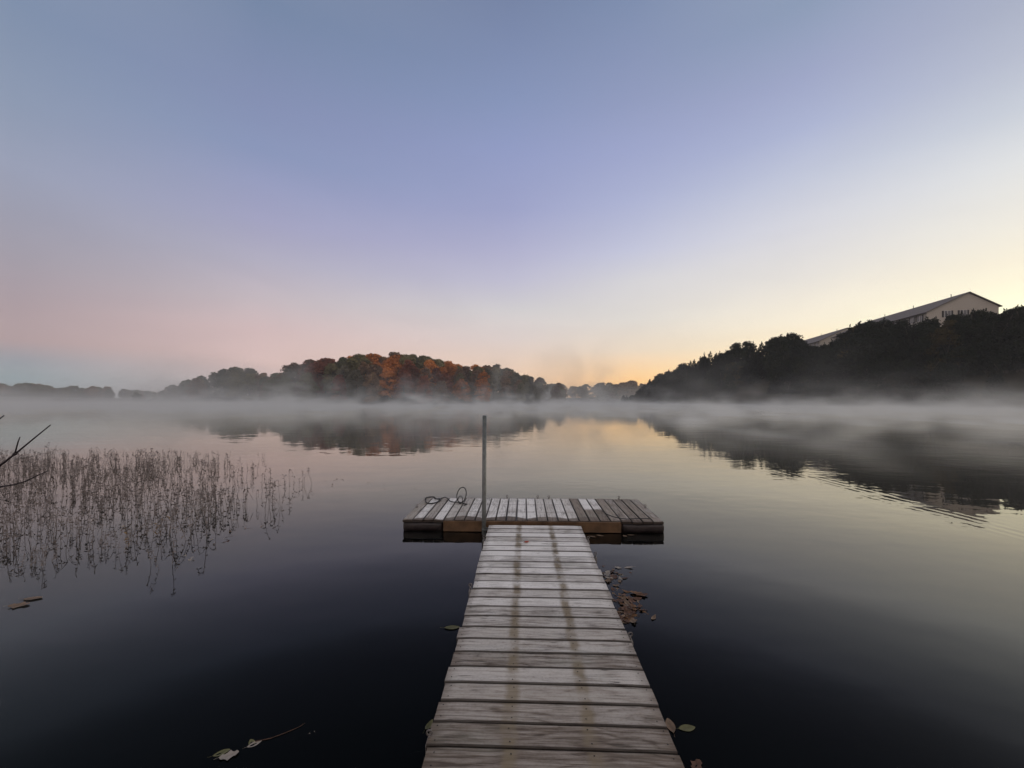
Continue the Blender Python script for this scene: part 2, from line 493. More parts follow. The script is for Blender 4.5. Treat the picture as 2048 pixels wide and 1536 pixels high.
singles = [
    (904, 1256, 'green', 0, 1.0, .1, 'olive green leaf floating against the left edge of the walkway'),
    (1374, 1457, 'green', 0, .8, .1, 'yellow green leaf floating alone on the black water right of the walkway'),
    (1341, 1452, 'tan', 0, .85, 1.5, 'tan leaf tucked against the right edge of the walkway near its near end'),
    (858, 1452, 'green', 2, .7, 1.2, 'dim green leaf half hidden against the left edge of the walkway near its near end'),
    (1393, 1531, 'brown', 1, .6, .7, 'small dark red brown leaf floating at the bottom beside the walkway'),
    (458, 1512, 'pale', 1, .68, .4, 'whitish leaf floating on the black water, biggest of the loose leaves there'),
    (443, 1506, 'green', 0, .62, .5, 'small green leaf touching the whitish leaf on the black water'),
    (509, 1488, 'pale', 0, .55, .6, 'narrow pale leaf lying over a green one at the end of the thin stem'),
    (504, 1486, 'green', 0, .5, 2.4, 'small green leaf under the narrow pale one at the end of the thin stem'),
    (624, 1465, 'pale', 2, .28, .6, 'tiny pale leaf fragment on black water past the thin stem'),
    (38, 1212, 'tan', 1, 1.15, .25, 'large tan leaf floating below the reed bed, lower one of the pair'),
    (66, 1198, 'tan', 0, 1.25, .15, 'large tan leaf floating below the reed bed, upper one of the pair'),
    (1092, 1075, 'tan', 2, .6, .6, None),
]
for (x, y, c, k, s, rz, lab) in singles:
    if lab is None: continue
    X, Y = water_pt(x, y, .0)
    leaf(X, Y, -.004, c, k, lab, None, s, rz, .05)
# thin stem trailing from the pale leaf
sp = [water_pt(x, y) for (x, y) in ((511, 1484), (540, 1478), (570, 1467), (598, 1455), (610, 1447))]
m = MB(); m.tube([(x, y, .003) for x, y in sp], [.0016, .0016, .0014, .0012, .0008], 5)
tag(m.build('twig', LM['brown'], None, True), 'thin pale stem floating on the black water behind a green leaf', 'twig')
# red leaf on the boards
Yr = 4.55; Xr = (1053 - 1024) / F * Yr
leaf(Xr, Yr, .083 + (Yr - 1.8) * .0155 + .002, 'red', 1, 'small red leaf lying on the frosty boards of the walkway', None, .55, .5, .05)
# raft of leaves on the right of the walkway
wl = {'brown': 'brown', 'tan': 'tan', 'pale': 'pale', 'orange': 'orange brown', 'green': 'green'}
raft = [(1226, 1152, 26, 18, 30, 'far'), (1240, 1190, 16, 12, 10, 'middle'), (1258, 1222, 28, 20, 78, 'near')]
for (cx, cy, sx, sy, n, part) in raft:
    for k in range(n):
        x, y = cx + R.gauss(0, sx * .6), cy + R.gauss(0, sy * .6)
        X, Y = water_pt(x, y)
        edge = .126 + .0337 * Y + .63
        if X < edge: X = edge + R.uniform(0, .08)
        c = R.choice(['brown', 'brown', 'tan', 'orange', 'brown', 'orange', 'brown', 'tan', 'pale'] if part != 'far' else ['brown', 'tan', 'brown', 'pale'])
        leaf(X, Y, R.uniform(-.010, .001), c, R.randrange(3), f'{wl[c]} curled leaf in the {part} patch of the leaf raft beside the walkway', 'dead leaves rafted against the walkway', R.uniform(.45, .8), None, .2)
for (x, y, c) in ((1278, 1191, 'orange'), (1285, 1192, 'brown'), (1271, 1188, 'orange')):
    X, Y = water_pt(x, y)
    leaf(X, Y, .004, c, 1, f'{wl[c]} leaf in the small clump sticking out from the leaf raft', 'dead leaves rafted against the walkway', .8, None, .2)
for (x, y) in ((1185, 1074), (1200, 1072), (1262, 1071), (1250, 1073)):
    X, Y = water_pt(x, y)
    leaf(X, Y, 0, 'tan', 0, 'small tan leaf floating under the front edge of the platform', 'leaves under the platform edge', .8)
# pale scraps along the edge of the reed bed
for k in range(70):
    s_ = R.random()
    X = -3.72 + R.gauss(0, .14) - (.25 if s_ > .6 else 0); Y = 4.3 + s_ * 4.6
    leaf(X, Y, -.006, R.choice(['pale', 'tan', 'brown', 'brown']), R.choice([0, 2]), 'pale scrap of dead leaf floating along the open edge of the reed bed', 'leaf scraps along the reed bed edge', R.uniform(.3, .75))
for k in range(16):
    X, Y = water_pt(R.uniform(700, 830), R.uniform(960, 985))
    leaf(X, Y, -.006, R.choice(['tan', 'brown']), 0, 'tiny leaf scrap floating on open water between reed bed and platform', 'leaf scraps on the open water', R.uniform(.4, .7))

# ------------------------------------------------------------------ withered water plants
R.seed(22)
M['reed'] = simple_mat('withered_stem', (.165, .142, .134), .85, 0, .5, 20)
M['reed_leaf'] = simple_mat('withered_leaf', (.17, .140, .130), .85, 0, .6, 25)
M['reed_yellow'] = simple_mat('yellowing_leaf', (.26, .15, .04), .8, 0, .4, 25)
def reed_mesh(seed, yellow=False, stems=None):
    r = random.Random(seed); m = MB()
    m.tube([(0, 0, -.30), (0, 0, -.22)], .02, 6)
    for s_ in range(stems or r.randint(3, 5)):
        bx, by = r.gauss(0, .13), r.gauss(0, .13)
        H = r.choice([r.uniform(.10, .24), r.uniform(.16, .36), r.uniform(.28, .43)])
        lean = (r.gauss(0, .13), r.gauss(0, .13)); ph = r.uniform(0, 6.3); am = r.uniform(.003, .016)
        pts = []
        for k in range(9):
            q = k / 8
            pts.append((bx * min(1, q * 2.4) + lean[0] * H * q * q + am * math.sin(ph + q * 7) * q, by * min(1, q * 2.4) + lean[1] * H * q * q + am * math.cos(ph * 1.7 + q * 6) * q, -.25 + (H + .25) * q))
        if r.random() < .25:     # shaggy seed head
            a = Vector(pts[-1])
            for q in range(r.randint(9, 16)):
                c = a - Vector((r.gauss(0, .004), r.gauss(0, .004), r.uniform(-.015, .085)))
                d = Vector((r.gauss(0, 1), r.gauss(0, 1), r.uniform(.8, 3.0))).normalized(); sd = d.orthogonal().normalized()
                L = r.uniform(.016, .04)
                m.add([c, c + d * L * .5 + sd * .0032, c + d * L, c + d * L * .5 - sd * .0032], [(0, 1, 2, 3)], 1)
        elif r.random() < .5:    # broken, drooping tip
            a = Vector(pts[-1]); d = Vector((r.gauss(0, 1), r.gauss(0, 1), 0)).normalized()
            for k in range(1, 5): pts.append(tuple(a + d * .02 * k + Vector((0, 0, .012 * k - .010 * k * k))))
        m.tube(pts, [.0034 * (1 - .5 * k / len(pts)) for k in range(len(pts))], 4, 0)
        for q in range(r.randint(5, 11)):
            k = r.randint(4, len(pts) - 1); a = Vector(pts[k]); a += Vector((0, 0, r.uniform(-.02, .02)))
            if a.z < .02: continue
            d = Vector((r.gauss(0, 1), r.gauss(0, 1), r.uniform(-1.6, .4))).normalized()
            sd = d.cross(Vector((r.gauss(0, 1), r.gauss(0, 1), r.gauss(0, 1)))).normalized()
            L, W = r.uniform(.02, .055), r.uniform(.004, .011)
            e = sd.cross(d) * r.uniform(-.012, .012)
            m.add([a, a + d * L * .4 + sd * W + e, a + d * L, a + d * L * .5 - sd * W + e], [(0, 1, 2), (0, 2, 3)], 1)
    return m.mesh('water_plant', [M['reed'], M['reed_yellow' if yellow else 'reed_leaf']])
RM = [reed_mesh(100 + k) for k in range(16)]
def reed(x, y, me, label, group=None, s=1.0):
    o = bpy.data.objects.new('water_plant', me); o.location = (x, y, 0); o.scale = (s, s, s * R.uniform(.85, 1.1)); o.rotation_euler[2] = R.uniform(0, 6.28)
    link(o); return tag(o, label, 'water plant', group)
cnt = 0; tries = 0
while cnt < 290 and tries < 20000:
    tries += 1
    Y = R.uniform(3.9, 11.8); X = R.uniform(-16, -3.5)
    if X < -1.32 * Y - .3: continue
    edge = -3.75 if Y < 7 else -3.75 - (Y - 7) * .75
    if X > edge + .25: continue
    dens = max(0, min(1, (edge + .3 - X) / (1.1 if Y < 7 else 2.6))) ** 1.2
    if R.random() > dens: continue
    reed(X, Y, R.choice(RM), 'thin brown withered water plant standing crowded in the reed bed', 'withered water plants in the reed bed', R.uniform(.85, 1.25) * (.62 if Y < 4.8 else 1)); cnt += 1
for i, (x, y, w) in enumerate(((562, 972, 'first'), (584, 972, 'second'), (603, 975, 'third'), (627, 968, 'last'))):
    X, Y = water_pt(x, y); reed(X, Y, reed_mesh(300 + i, False, 2), f'lone withered stem standing outside the reed bed, {w} of four towards open water', 'lone stems beyond the reed bed', .9)
X, Y = water_pt(283, 1085); reed(X, Y, reed_mesh(400, True, 4), 'single yellowing water plant in the dark front of the reed bed', None, 1.0)

# leafless shrub reaching in from the left
sh = empty('bare_shrub', (-4.35, 2.85, 0))
tag(sh, 'leafless shrub reaching bare dark twigs over the water in front of the reed bed', 'shrub')
M['twig'] = simple_mat('dark_twig', (.035, .028, .032), .8, 0, .3, 40)
def at(x, y, Y): return Vector(((x - 1024) / F * Y, Y, CAMZ - (y - 802) / F * Y)) - Vector(sh.location)
m = MB(); m.tube([(0, 0, -.5), (.02, .03, .4), (-.04, .05, .8), (0, .08, 1.1)], [.035, .03, .026, .02], 8); m.build('trunk', M['twig'], sh, True)
for pts, rr in (
    ([Vector((0, .08, 1.1)), at(-60, 970, 3.0), at(-20, 945, 3.0), at(12, 922, 3.0), at(30, 908, 3.0), at(52, 890, 3.02), at(75, 871, 3.05), at(101, 850, 3.06)], .0095),
    ([Vector((-.04, .05, .8)), at(-70, 985, 2.95), at(-10, 975, 2.95), at(25, 970, 2.95), at(50, 963, 2.95), at(75, 951, 2.97), at(93, 943, 2.98)], .009),
    ([Vector((0, .08, 1.1)), at(-120, 950, 3.1), at(-50, 880, 3.1), at(-10, 845, 3.1), at(8, 831, 3.1)], .009)):
    mm = MB(); n = len(pts); mm.tube(pts, [rr * (1 - .62 * k / (n - 1)) for k in range(n)], 6)
    if rr == .0095:
        mm.tube([at(30, 908, 3.0), at(33, 895, 2.99), at(36, 884, 2.98), at(40, 874, 2.98)], [.005, .0045, .004, .003], 5)
        mm.tube([at(26, 911, 2.99), at(30, 908, 3.0), at(34, 904, 3.01)], [.008, .012, .008], 6)
    mm.build('branch', M['twig'], sh, True)

# ------------------------------------------------------------------ terrain
def sstep(x, a, b):
    t_ = min(1, max(0, (x - a) / (b - a))); return t_ * t_ * (3 - 2 * t_)
ISL = [  # cx, cy, ax, ay, rot, h
    (-44, 212, 78, 34, .20, 6.0),
    (-222, 304, 70, 32, -.1, 5.0),
    (-520, 470, 175, 40, .15, 5.0),
    (110, 500, 150, 40, .0, 6.0),
    (-330, 560, 160, 40, .0, 5.0),
]
def xs_bank(Y): return 134 - .216 * Y + 2.5 * math.sin(Y * .09) + 1.4 * math.sin(Y * .23 + 1)
def bank_scale(Y): return 1 - .62 * sstep(Y, 165, 262)
def ground_h(X, Y):
    h = -2.6
    for (cx, cy, ax, ay, ro, hh) in ISL:
        dx, dy = X - cx, Y - cy
        u, v = dx * math.cos(ro) + dy * math.sin(ro), -dx * math.sin(ro) + dy * math.cos(ro)
        r = math.sqrt((u / ax) ** 2 + (v / ay) ** 2)
        if r < 1.6:
            h = max(h, -2.6 + (hh + 2.6) * (1 - sstep(r, .55, 1.22)))
    # right bank: steep bluff
    d = (X - xs_bank(Y)) * .97
    tip = 268 - Y
    if d > -8 and tip > -8:
        top = 21 * bank_scale(Y)
        hb = top * sstep(d, -5, 25) - 1.1 + min(0, d + 3) * .2
        hb = hb * sstep(tip, -6, 10) - 2.6 * (1 - sstep(tip, -6, 10))
        h = max(h, hb)
    rad = math.hypot(X, Y - 150)
    if rad > 470: h = max(h, -2.6 + 7 * sstep(rad, 470, 560))
    if Y < 2: h = max(h, -2.6 + 3.4 * sstep(-Y, .4, 6))
    if X < -18 and Y < 30: h = max(h, -2.6 + 3.6 * sstep(-X - (Y * .8), 16, 30))
    return h
def axis(lo, a, b, hi, fine, coarse):
    out = list(np.arange(lo, a, coarse)) + list(np.arange(a, b, fine)) + list(np.arange(b, hi + 1, coarse)); return out
gx = axis(-900, -276, 210, 900, 4, 26); gy = axis(-300, -12, 330, 900, 4, 26)
vs = []
for y in gy:
    for x in gx:
        h = ground_h(x, y)
        if h > .2: h += 1.0 * mnoise.noise(Vector((x * .06, y * .06, 0)))
        vs.append((x, y, h))
nx = len(gx); fs = [(j * nx + i, j * nx + i + 1, (j + 1) * nx + i + 1, (j + 1) * nx + i) for j in range(len(gy) - 1) for i in range(nx - 1)]
m = MB(); m.add(vs, fs)
M['ground'] = simple_mat('leaf_littered_earth', (.035, .028, .018), .95, 0, .5, .25, .1)
tag(m.build('ground', M['ground'], None, True), None, None, None, 'structure')

# water
mw, t, b = new_mat('lake_water')
pos = t.node('ShaderNodeTexCoord').outputs['Object']
sep = t.node('ShaderNodeSeparateXYZ', None, Vector=pos)
n1 = t.noise(t.mapping(pos, (.55, .9, 1)), 1.0, 2, .5)
n2 = t.noise(t.mapping(pos, (3.2, 5.0, 1)), 1.0, 2, .5)
patch = t.maprange(t.noise(t.mapping(pos, (.05, .09, 1)), 1.0, 2), .40, .68, .25, 1.6)
h = t.math('ADD', t.math('MULTIPLY', n1, .007), t.math('MULTIPLY', t.math('MULTIPLY', n2, patch), .0022))
# two trains of small ripples
def train(coord, other, c0, w0, o0, o1, wl_, amp):
    env = t.math('EXPONENT', t.math('MULTIPLY', t.math('POWER', t.math('DIVIDE', t.math('SUBTRACT', coord, c0), w0), 2.0), -1.0))
    env = t.math('MULTIPLY', env, t.math('MULTIPLY', t.maprange(other, o0 - 1.5, o0), t.maprange(other, o1, o1 + 2.0, 1, 0)))
    wob_ = t.noise(t.mapping(pos, (.8, .8, 1)), 1.0, 2)
    env = t.math('MULTIPLY', env, t.maprange(t.noise(t.mapping(pos, (1.4, 1.4, 1)), 1.0, 2), .38, .6))
    return t.math('MULTIPLY', t.math('MULTIPLY', t.math('SINE', t.math('ADD', t.math('MULTIPLY', coord, 6.283 / wl_), t.math('MULTIPLY', wob_, 7.0))), env), amp)
h = t.math('ADD', h, train(sep.outputs[0], sep.outputs[1], 6.75, .42, 5.0, 8.6, .21, .0005))
h = t.math('ADD', h, train(sep.outputs[1], sep.outputs[0], 18.0, 2.6, -5.0, 1.0, .55, .0012))
nd = t.node('ShaderNodeBump', None, Strength=1.0, Distance=1.0, Height=h)
fres = t.node('ShaderNodeFresnel', None, IOR=1.333); t.l.new(nd.outputs[0], fres.inputs['Normal'])
refl = t.ramp(fres.outputs[0], [(0, (0,) * 3), (.03, (.005,) * 3), (.05, (.014,) * 3), (.07, (.034,) * 3), (.135, (.145,) * 3), (.31, (.40,) * 3), (.66, (.80,) * 3), (1, (1,) * 3)], 'B_SPLINE')
t.n.remove(b)
gl = t.node('ShaderNodeBsdfGlossy', None, Roughness=.02, Color=(.98, .955, .885, 1)); t.l.new(nd.outputs[0], gl.inputs['Normal'])
df = t.node('ShaderNodeBsdfDiffuse', None, Color=(.0018, .0022, .0022, 1))
mx = t.n.new('ShaderNodeMixShader'); t.l.new(refl, mx.inputs[0]); t.l.new(df.outputs[0], mx.inputs[1]); t.l.new(gl.outputs[0], mx.inputs[2])
t.l.new(mx.outputs[0], t.n['Material Output'].inputs[0])
m = MB(); m.add([(-880, -280, 0), (880, -280, 0), (880, 880, 0), (-880, 880, 0)], [(0, 1, 2, 3)])
tag(m.build('water', mw), None, None, None, 'structure')

# ------------------------------------------------------------------ trees
def np_mesh(name, V, faces_n, mat):
    me = bpy.data.meshes.new(name)
    n = len(V); nf = n // faces_n
    me.vertices.add(n); me.vertices.foreach_set('co', V.astype(np.float32).ravel())
    me.loops.add(n); me.loops.foreach_set('vertex_index', np.arange(n, dtype=np.int32))
    me.polygons.add(nf); me.polygons.foreach_set('loop_start', np.arange(0, n, faces_n, dtype=np.int32))
    me.update(calc_edges=True); me.materials.append(mat); me.validate()
    return me
def unit(a): return a / np.maximum(1e-9, np.linalg.norm(a, axis=1, keepdims=True))
def leaf_quads(P, N, size, aspect=1.5):
    k = len(P)
    T = unit(np.cross(N, NR.normal(size=(k, 3)))); B = np.cross(N, T)
    s = (size * NR.uniform(.6, 1.4, (k, 1)))
    V = np.stack([P - T * s * aspect, P - B * s * .8, P + T * s * aspect, P + B * s * .8], 1)
    return V.reshape(-1, 3)
def broadleaf(seed, wide, low, n=5400, size=.0155, shag=.28):
    r = np.random.default_rng(seed)
    lobes = []
    for k in range(44):
        q = r.uniform(0, 1) ** .9
        z = low + (1 - low) * (.04 + .88 * q)
        env = wide * np.interp(q, [0, .2, .45, .7, .88, 1], [.80, 1, .97, .80, .54, .25])
        a = r.uniform(0, 6.283); d = env * np.sqrt(r.uniform(.25, 1)) * .82
        rad = r.uniform(.05, .105) * (1.12 - .22 * q)
        lobes.append((d * np.cos(a), d * np.sin(a), z, rad))
    for k in range(4): lobes.append((r.uniform(-.05, .05), r.uniform(-.05, .05), r.uniform(.87, .94), .07))
    Ps, Ns = [], []
    tot = sum(l[3] ** 2 for l in lobes)
    for (x, y, z, rad) in lobes:
        k = int(n * rad ** 2 / tot)
        D = unit(r.normal(size=(k, 3))); D[:, 2] = np.where(D[:, 2] < -.45, -D[:, 2], D[:, 2])
        P = np.array([x, y, z]) + D * rad * r.uniform(.96 - shag, .96 + shag, (k, 1)) * np.array([1.1, 1.1, .95])
        Ps.append(P); Ns.append(unit(D + r.normal(size=(k, 3)) * .6))
    P = np.concatenate(Ps); N = np.concatenate(Ns)
    P[:, 2] = np.clip(P[:, 2], .012, 1.03)
    return np_mesh('crown', leaf_quads(P, N, size), 4, M['olive'])
def cedar(seed, wide, n=3000, leaders=1):
    r = np.random.default_rng(seed)
    Vs = []
    tops = [(0, 0, 1.0)] + [(r.uniform(-.1, .1), r.uniform(-.1, .1), r.uniform(.72, .93)) for _ in range(leaders)]
    for (tx, ty, tz) in tops:
        k = n // len(tops)
        z = tz * (1 - np.sqrt(r.uniform(0, 1, k)) * .97)
        q = 1 - z / tz
        a = r.uniform(0, 6.283, k)
        ph = r.uniform(0, 6.28, 3)
        whorl = .72 + .28 * np.sin(z * 62 + a * 2 + ph[0]) + .22 * np.sin(a * 5 + z * 17 + ph[1])
        rad = wide * q ** .72 * whorl * np.sqrt(r.uniform(.25, 1.05, k)) * (1 if len(tops) == 1 else .85)
        P = np.stack([tx * (1 - q * .4) + rad * np.cos(a), ty * (1 - q * .4) + rad * np.sin(a), z], 1)
        D = unit(np.stack([np.cos(a), np.sin(a), r.uniform(.1, 1.1, k) + (q < .12) * 1.8], 1) + r.normal(size=(k, 3)) * .25)
        S = unit(np.cross(D, r.normal(size=(k, 3))))
        L = (r.uniform(.028, .058, k) * (.55 + .6 * q))[:, None]; W = (r.uniform(.007, .014, k))[:, None]
        V = np.stack([P - D * L * .35, P + S * W, P + D * L * .8, P - S * W], 1)
        Vs.append(V.reshape(-1, 3))
    return np_mesh('crown', np.concatenate(Vs), 4, M['cedar green'])
def trunk_mesh(seed, top, limbs):
    r = random.Random(seed); m = MB()
    pts = [(r.gauss(0, .006) * k, r.gauss(0, .006) * k, -.06 + (top + .06) * k / 6) for k in range(7)]
    m.tube(pts, [.017 * (1 - .8 * k / 6) + .002 for k in range(7)], 7)
    for k in range(limbs):
        b0 = Vector(pts[r.randint(2, 5)]); a = r.uniform(0, 6.28); L = r.uniform(.12, .24)
        m.tube([b0, b0 + Vector((math.cos(a) * L * .5, math.sin(a) * L * .5, L * .4)), b0 + Vector((math.cos(a) * L, math.sin(a) * L, L * .95))], [.007, .005, .002], 5)
    return m.mesh('trunk', M['trunk'], True)
BL = [broadleaf(k, w, lo) for k, (w, lo) in enumerate(((.34, .02), (.30, .04), (.38, .02), (.28, .06), (.35, .03), (.31, .02)))]
FINE = [broadleaf(40 + k, w, lo, 6500, .0125, .5) for k, (w, lo) in enumerate(((.36, .02), (.32, .03), (.40, .02)))]
CD = [cedar(20 + k, w, 5200, l) for k, (w, l) in enumerate(((.17, 0), (.21, 2), (.25, 3), (.17, 1), (.24, 4)))]
TB = [trunk_mesh(60 + k, .8, 7) for k in range(3)]; TC = [trunk_mesh(70 + k, .9, 0) for k in range(2)]
TREES = []
def tree(name, crown, trunk, X, Y, z, H, wide, mat, info):
    root = empty(name, (X, Y, z)); root.rotation_euler[2] = R.uniform(0, 6.28); root.scale = (H * wide, H * wide, H)
    c = bpy.data.objects.new('crown', crown); link(c, root)
    c.material_slots[0].link = 'OBJECT'; c.material_slots[0].material = M[mat]
    link(bpy.data.objects.new('trunk', trunk), root)
    TREES.append((root, info, X, Y, mat))
    return root
def lerp_prof(p, x):
    if x <= p[0][0]: return p[0][1]
    for (a, ya), (b_, yb) in zip(p, p[1:]):
        if x <= b_: return ya + (yb - ya) * (x - a) / (b_ - a)
    return p[-1][1]
def scatter(n, region, spacing, seed):
    r = random.Random(seed); out = []
    for _ in range(n * 60):
        X, Y = region(r)
        if X is None: continue
        if all((X - a) ** 2 + (Y - b_) ** 2 > spacing ** 2 for a, b_ in out):
            out.append((X, Y))
            if len(out) >= n: break
    return out
PROF_ISL = [(500, 772), (520, 762), (550, 742), (580, 728), (610, 718), (650, 712), (690, 712), (705, 702), (745, 703), (770, 704), (800, 706), (850, 710), (880, 718), (910, 724), (950, 728), (975, 726), (1000, 728), (1030, 744), (1070, 750), (1100, 760), (1140, 770), (1180, 778)]
PROF_B = [(318, 784), (340, 770), (370, 758), (400, 744), (440, 734), (480, 731), (510, 738), (545, 745), (560, 746)]
PROF_FAR = [(-100, 764), (0, 766), (40, 764), (80, 767), (110, 774), (160, 770), (200, 772), (240, 774), (290, 781), (330, 783), (900, 775), (1080, 768), (1120, 766), (1150, 772), (1180, 766), (1215, 763), (1240, 766), (1265, 760), (1290, 764), (1330, 768)]
PROF_BANK = [(1270, 790), (1288, 768), (1300, 760), (1330, 745), (1352, 740), (1370, 722), (1400, 716), (1420, 706), (1450, 706), (1480, 684), (1510, 690), (1540, 678), (1570, 664), (1590, 670), (1605, 690), (1640, 692), (1670, 682), (1690, 662), (1720, 648), (1760, 637), (1790, 642), (1820, 646), (1853, 637), (1880, 635), (1905, 631), (1930, 622), (1960, 620), (1985, 626), (2010, 624), (2035, 612), (2048, 615), (2300, 600), (2700, 600)]
def pxof(X, Y): return 1024 + X / Y * F
def in_isl(i, shrink=.98):
    cx, cy, ax, ay, ro, hh = ISL[i]
    def f(r):
        a, q = r.uniform(0, 6.283), math.sqrt(r.random()) * shrink
        u, v = ax * q * math.cos(a), ay * q * math.sin(a)
        return cx + u * math.cos(ro) - v * math.sin(ro), cy + u * math.sin(ro) + v * math.cos(ro)
    return f
# main island, front and crown rows
R.seed(23)
for (X, Y) in scatter(105, in_isl(0, 1.0), 6.6, 1):
    px_ = pxof(X, Y); g = ground_h(X, Y)
    cx, cy, ax, ay, ro, hh = ISL[0]
    back = ((-(X - cx) * math.sin(ro) + (Y - cy) * math.cos(ro)) / ay + 1) / 2      # 0 front .. 1 back
    top = CAMZ + (802 - lerp_prof(PROF_ISL, px_)) / F * Y
    H = top - g
    H *= (.58 + .42 * min(1, back * 1.9)) * R.uniform(.86, 1.0)
    H = max(5.0, H)
    if px_ < 590: mat = R.choice(['dark green', 'olive', 'grey green', 'brown'])
    elif px_ < 690: mat = R.choice(['russet', 'russet', 'brown', 'dark green']) if back > .35 else R.choice(['olive', 'grey green', 'russet'])
    elif px_ < 735: mat = R.choice(['dark green', 'olive', 'orange']) if back > .35 else R.choice(['grey green', 'brown', 'olive'])
    elif px_ < 800: mat = R.choice(['orange', 'orange', 'orange', 'brown'])
    elif px_ < 880: mat = R.choice(['dark green', 'olive', 'olive']) if back > .5 else R.choice(['orange', 'russet', 'brown', 'orange'])
    elif px_ < 970: mat = R.choice(['orange', 'russet', 'brown', 'olive', 'orange'])
    else: mat = R.choice(['grey green', 'brown', 'grey green', 'olive'])
    tree('broadleaf_tree', R.choice(BL), R.choice(TB), X, Y, g, H, R.uniform(.95, 1.3), mat, ('island', 'front' if back < .4 else 'crown'))
for (X, Y) in scatter(44, in_isl(1), 7, 2):
    g = ground_h(X, Y); top = CAMZ + (802 - lerp_prof(PROF_B, pxof(X, Y))) / F * Y
    tree('broadleaf_tree', R.choice(BL), R.choice(TB), X, Y, g, max(4, (top - g) * R.uniform(.78, 1.0)), R.uniform(1.0, 1.35), R.choice(['olive', 'grey green', 'dark green', 'brown']), ('knoll', ''))
for i, n in ((2, 74), (3, 62), (4, 10)):
    for (X, Y) in scatter(n, in_isl(i), 7.5, 30 + i):
        px_ = pxof(X, Y)
        if not (-60 < px_ < 345 or 1040 < px_ < 1345): continue
        g = ground_h(X, Y); top = CAMZ + (802 - lerp_prof(PROF_FAR, px_)) / F * Y
        tree('broadleaf_tree', R.choice(BL), R.choice(TB), X, Y, g, max(6, (top - g) * R.uniform(.8, 1.0)), R.uniform(1.2, 1.7), R.choice(['olive', 'grey green', 'brown', 'dark green']), ('far left' if px_ < 700 else 'far middle', ''))
# steep right bank
def bank_region(r):
    Y = 78 + 190 * r.random() ** 1.25
    d = r.uniform(0, 1) ** .9 * (34 if Y < 200 else 26)
    X = xs_bank(Y) + d - .5
    if pxof(X, Y) > 2130: return None, None
    return X, Y
R.seed(26)
def in_house(X, Y):
    dx, dy = X - 138.7, Y - 120.0
    u, v = .2116 * dx + .9773 * dy, -.9773 * dx + .2116 * dy
    return -3 < u < 104 and -10.5 < v < 13.2
def bank_tree(X, Y, row, exact):
    g = max(-.3, ground_h(X, Y)); px_ = pxof(X, Y)
    top = CAMZ + (802 - lerp_prof(PROF_BANK, px_)) / F * Y
    H = top - g
    if exact: H *= R.uniform(.93, 1.04)
    else: H = min(H * .93, R.uniform(7.5, 12))
    if H < 2.5: return
    H = min(H, 19)
    if R.random() < (.80 if exact else .55):
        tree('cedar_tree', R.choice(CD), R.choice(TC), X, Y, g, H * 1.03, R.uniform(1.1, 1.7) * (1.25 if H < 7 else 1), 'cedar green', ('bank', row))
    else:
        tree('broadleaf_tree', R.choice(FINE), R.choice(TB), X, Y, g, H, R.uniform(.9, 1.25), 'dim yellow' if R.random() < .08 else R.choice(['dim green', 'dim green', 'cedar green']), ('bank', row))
Y = 84.0
while Y < 268:
    X = xs_bank(Y) + (R.uniform(10, 17) if Y < 215 else R.uniform(3, 12))
    if not in_house(X, Y) and pxof(X, Y) < 2130: bank_tree(X, Y, 'crest', True)
    Y += R.uniform(1.1, 2.1)
for k in range(34):
    Y = 98 + k * 2.1; X = xs_bank(Y) + R.uniform(9, 14)
    if in_house(X, Y): continue
    g = ground_h(X, Y); H = min(19, (CAMZ + (802 - lerp_prof(PROF_BANK, pxof(X, Y))) / F * Y - g) * R.uniform(.90, .99))
    tree('broadleaf_tree', R.choice(FINE), R.choice(TB), X, Y, g, H, R.uniform(.75, .95), 'dim yellow' if k in (5, 17) else 'dim green', ('bank', 'crest'))
for px_ in (1338, 1372, 1408, 1421, 1440, 1478, 1488, 1507, 1536, 1556, 1566, 1576, 1588, 1648, 1664, 1700, 1718, 1736, 1768, 1812, 1893, 1948, 1972, 2008, 2016, 2034, 2044):
    Y = min((y / 2 for y in range(170, 530)), key=lambda q: abs(pxof(xs_bank(q) + 10, q) - px_))
    X = xs_bank(Y) + 10; g = ground_h(X, Y)
    H = CAMZ + (802 - lerp_prof(PROF_BANK, px_) + R.uniform(3, 9)) / F * Y - g
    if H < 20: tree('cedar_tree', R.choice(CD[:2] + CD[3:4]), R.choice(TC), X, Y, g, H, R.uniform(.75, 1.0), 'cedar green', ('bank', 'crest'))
for k in range(9):
    Y = 262 - k * 2.6; bank_tree(xs_bank(Y) + R.uniform(.5, 2.5), Y, 'waterside', True)
for (X, Y) in ((131, 100), (136, 103), (142, 106), (128, 96), (135, 97), (146, 110), (150, 112), (141, 99)):
    bank_tree(X + R.uniform(-1, 1), Y + R.uniform(-1, 1), 'crest', True)
for (X, Y) in scatter(135, bank_region, 4.1, 5):
    d = X - xs_bank(Y)
    if in_house(X, Y) or d > 24: continue
    bank_tree(X, Y, 'waterside' if d < 7 else 'slope', False)
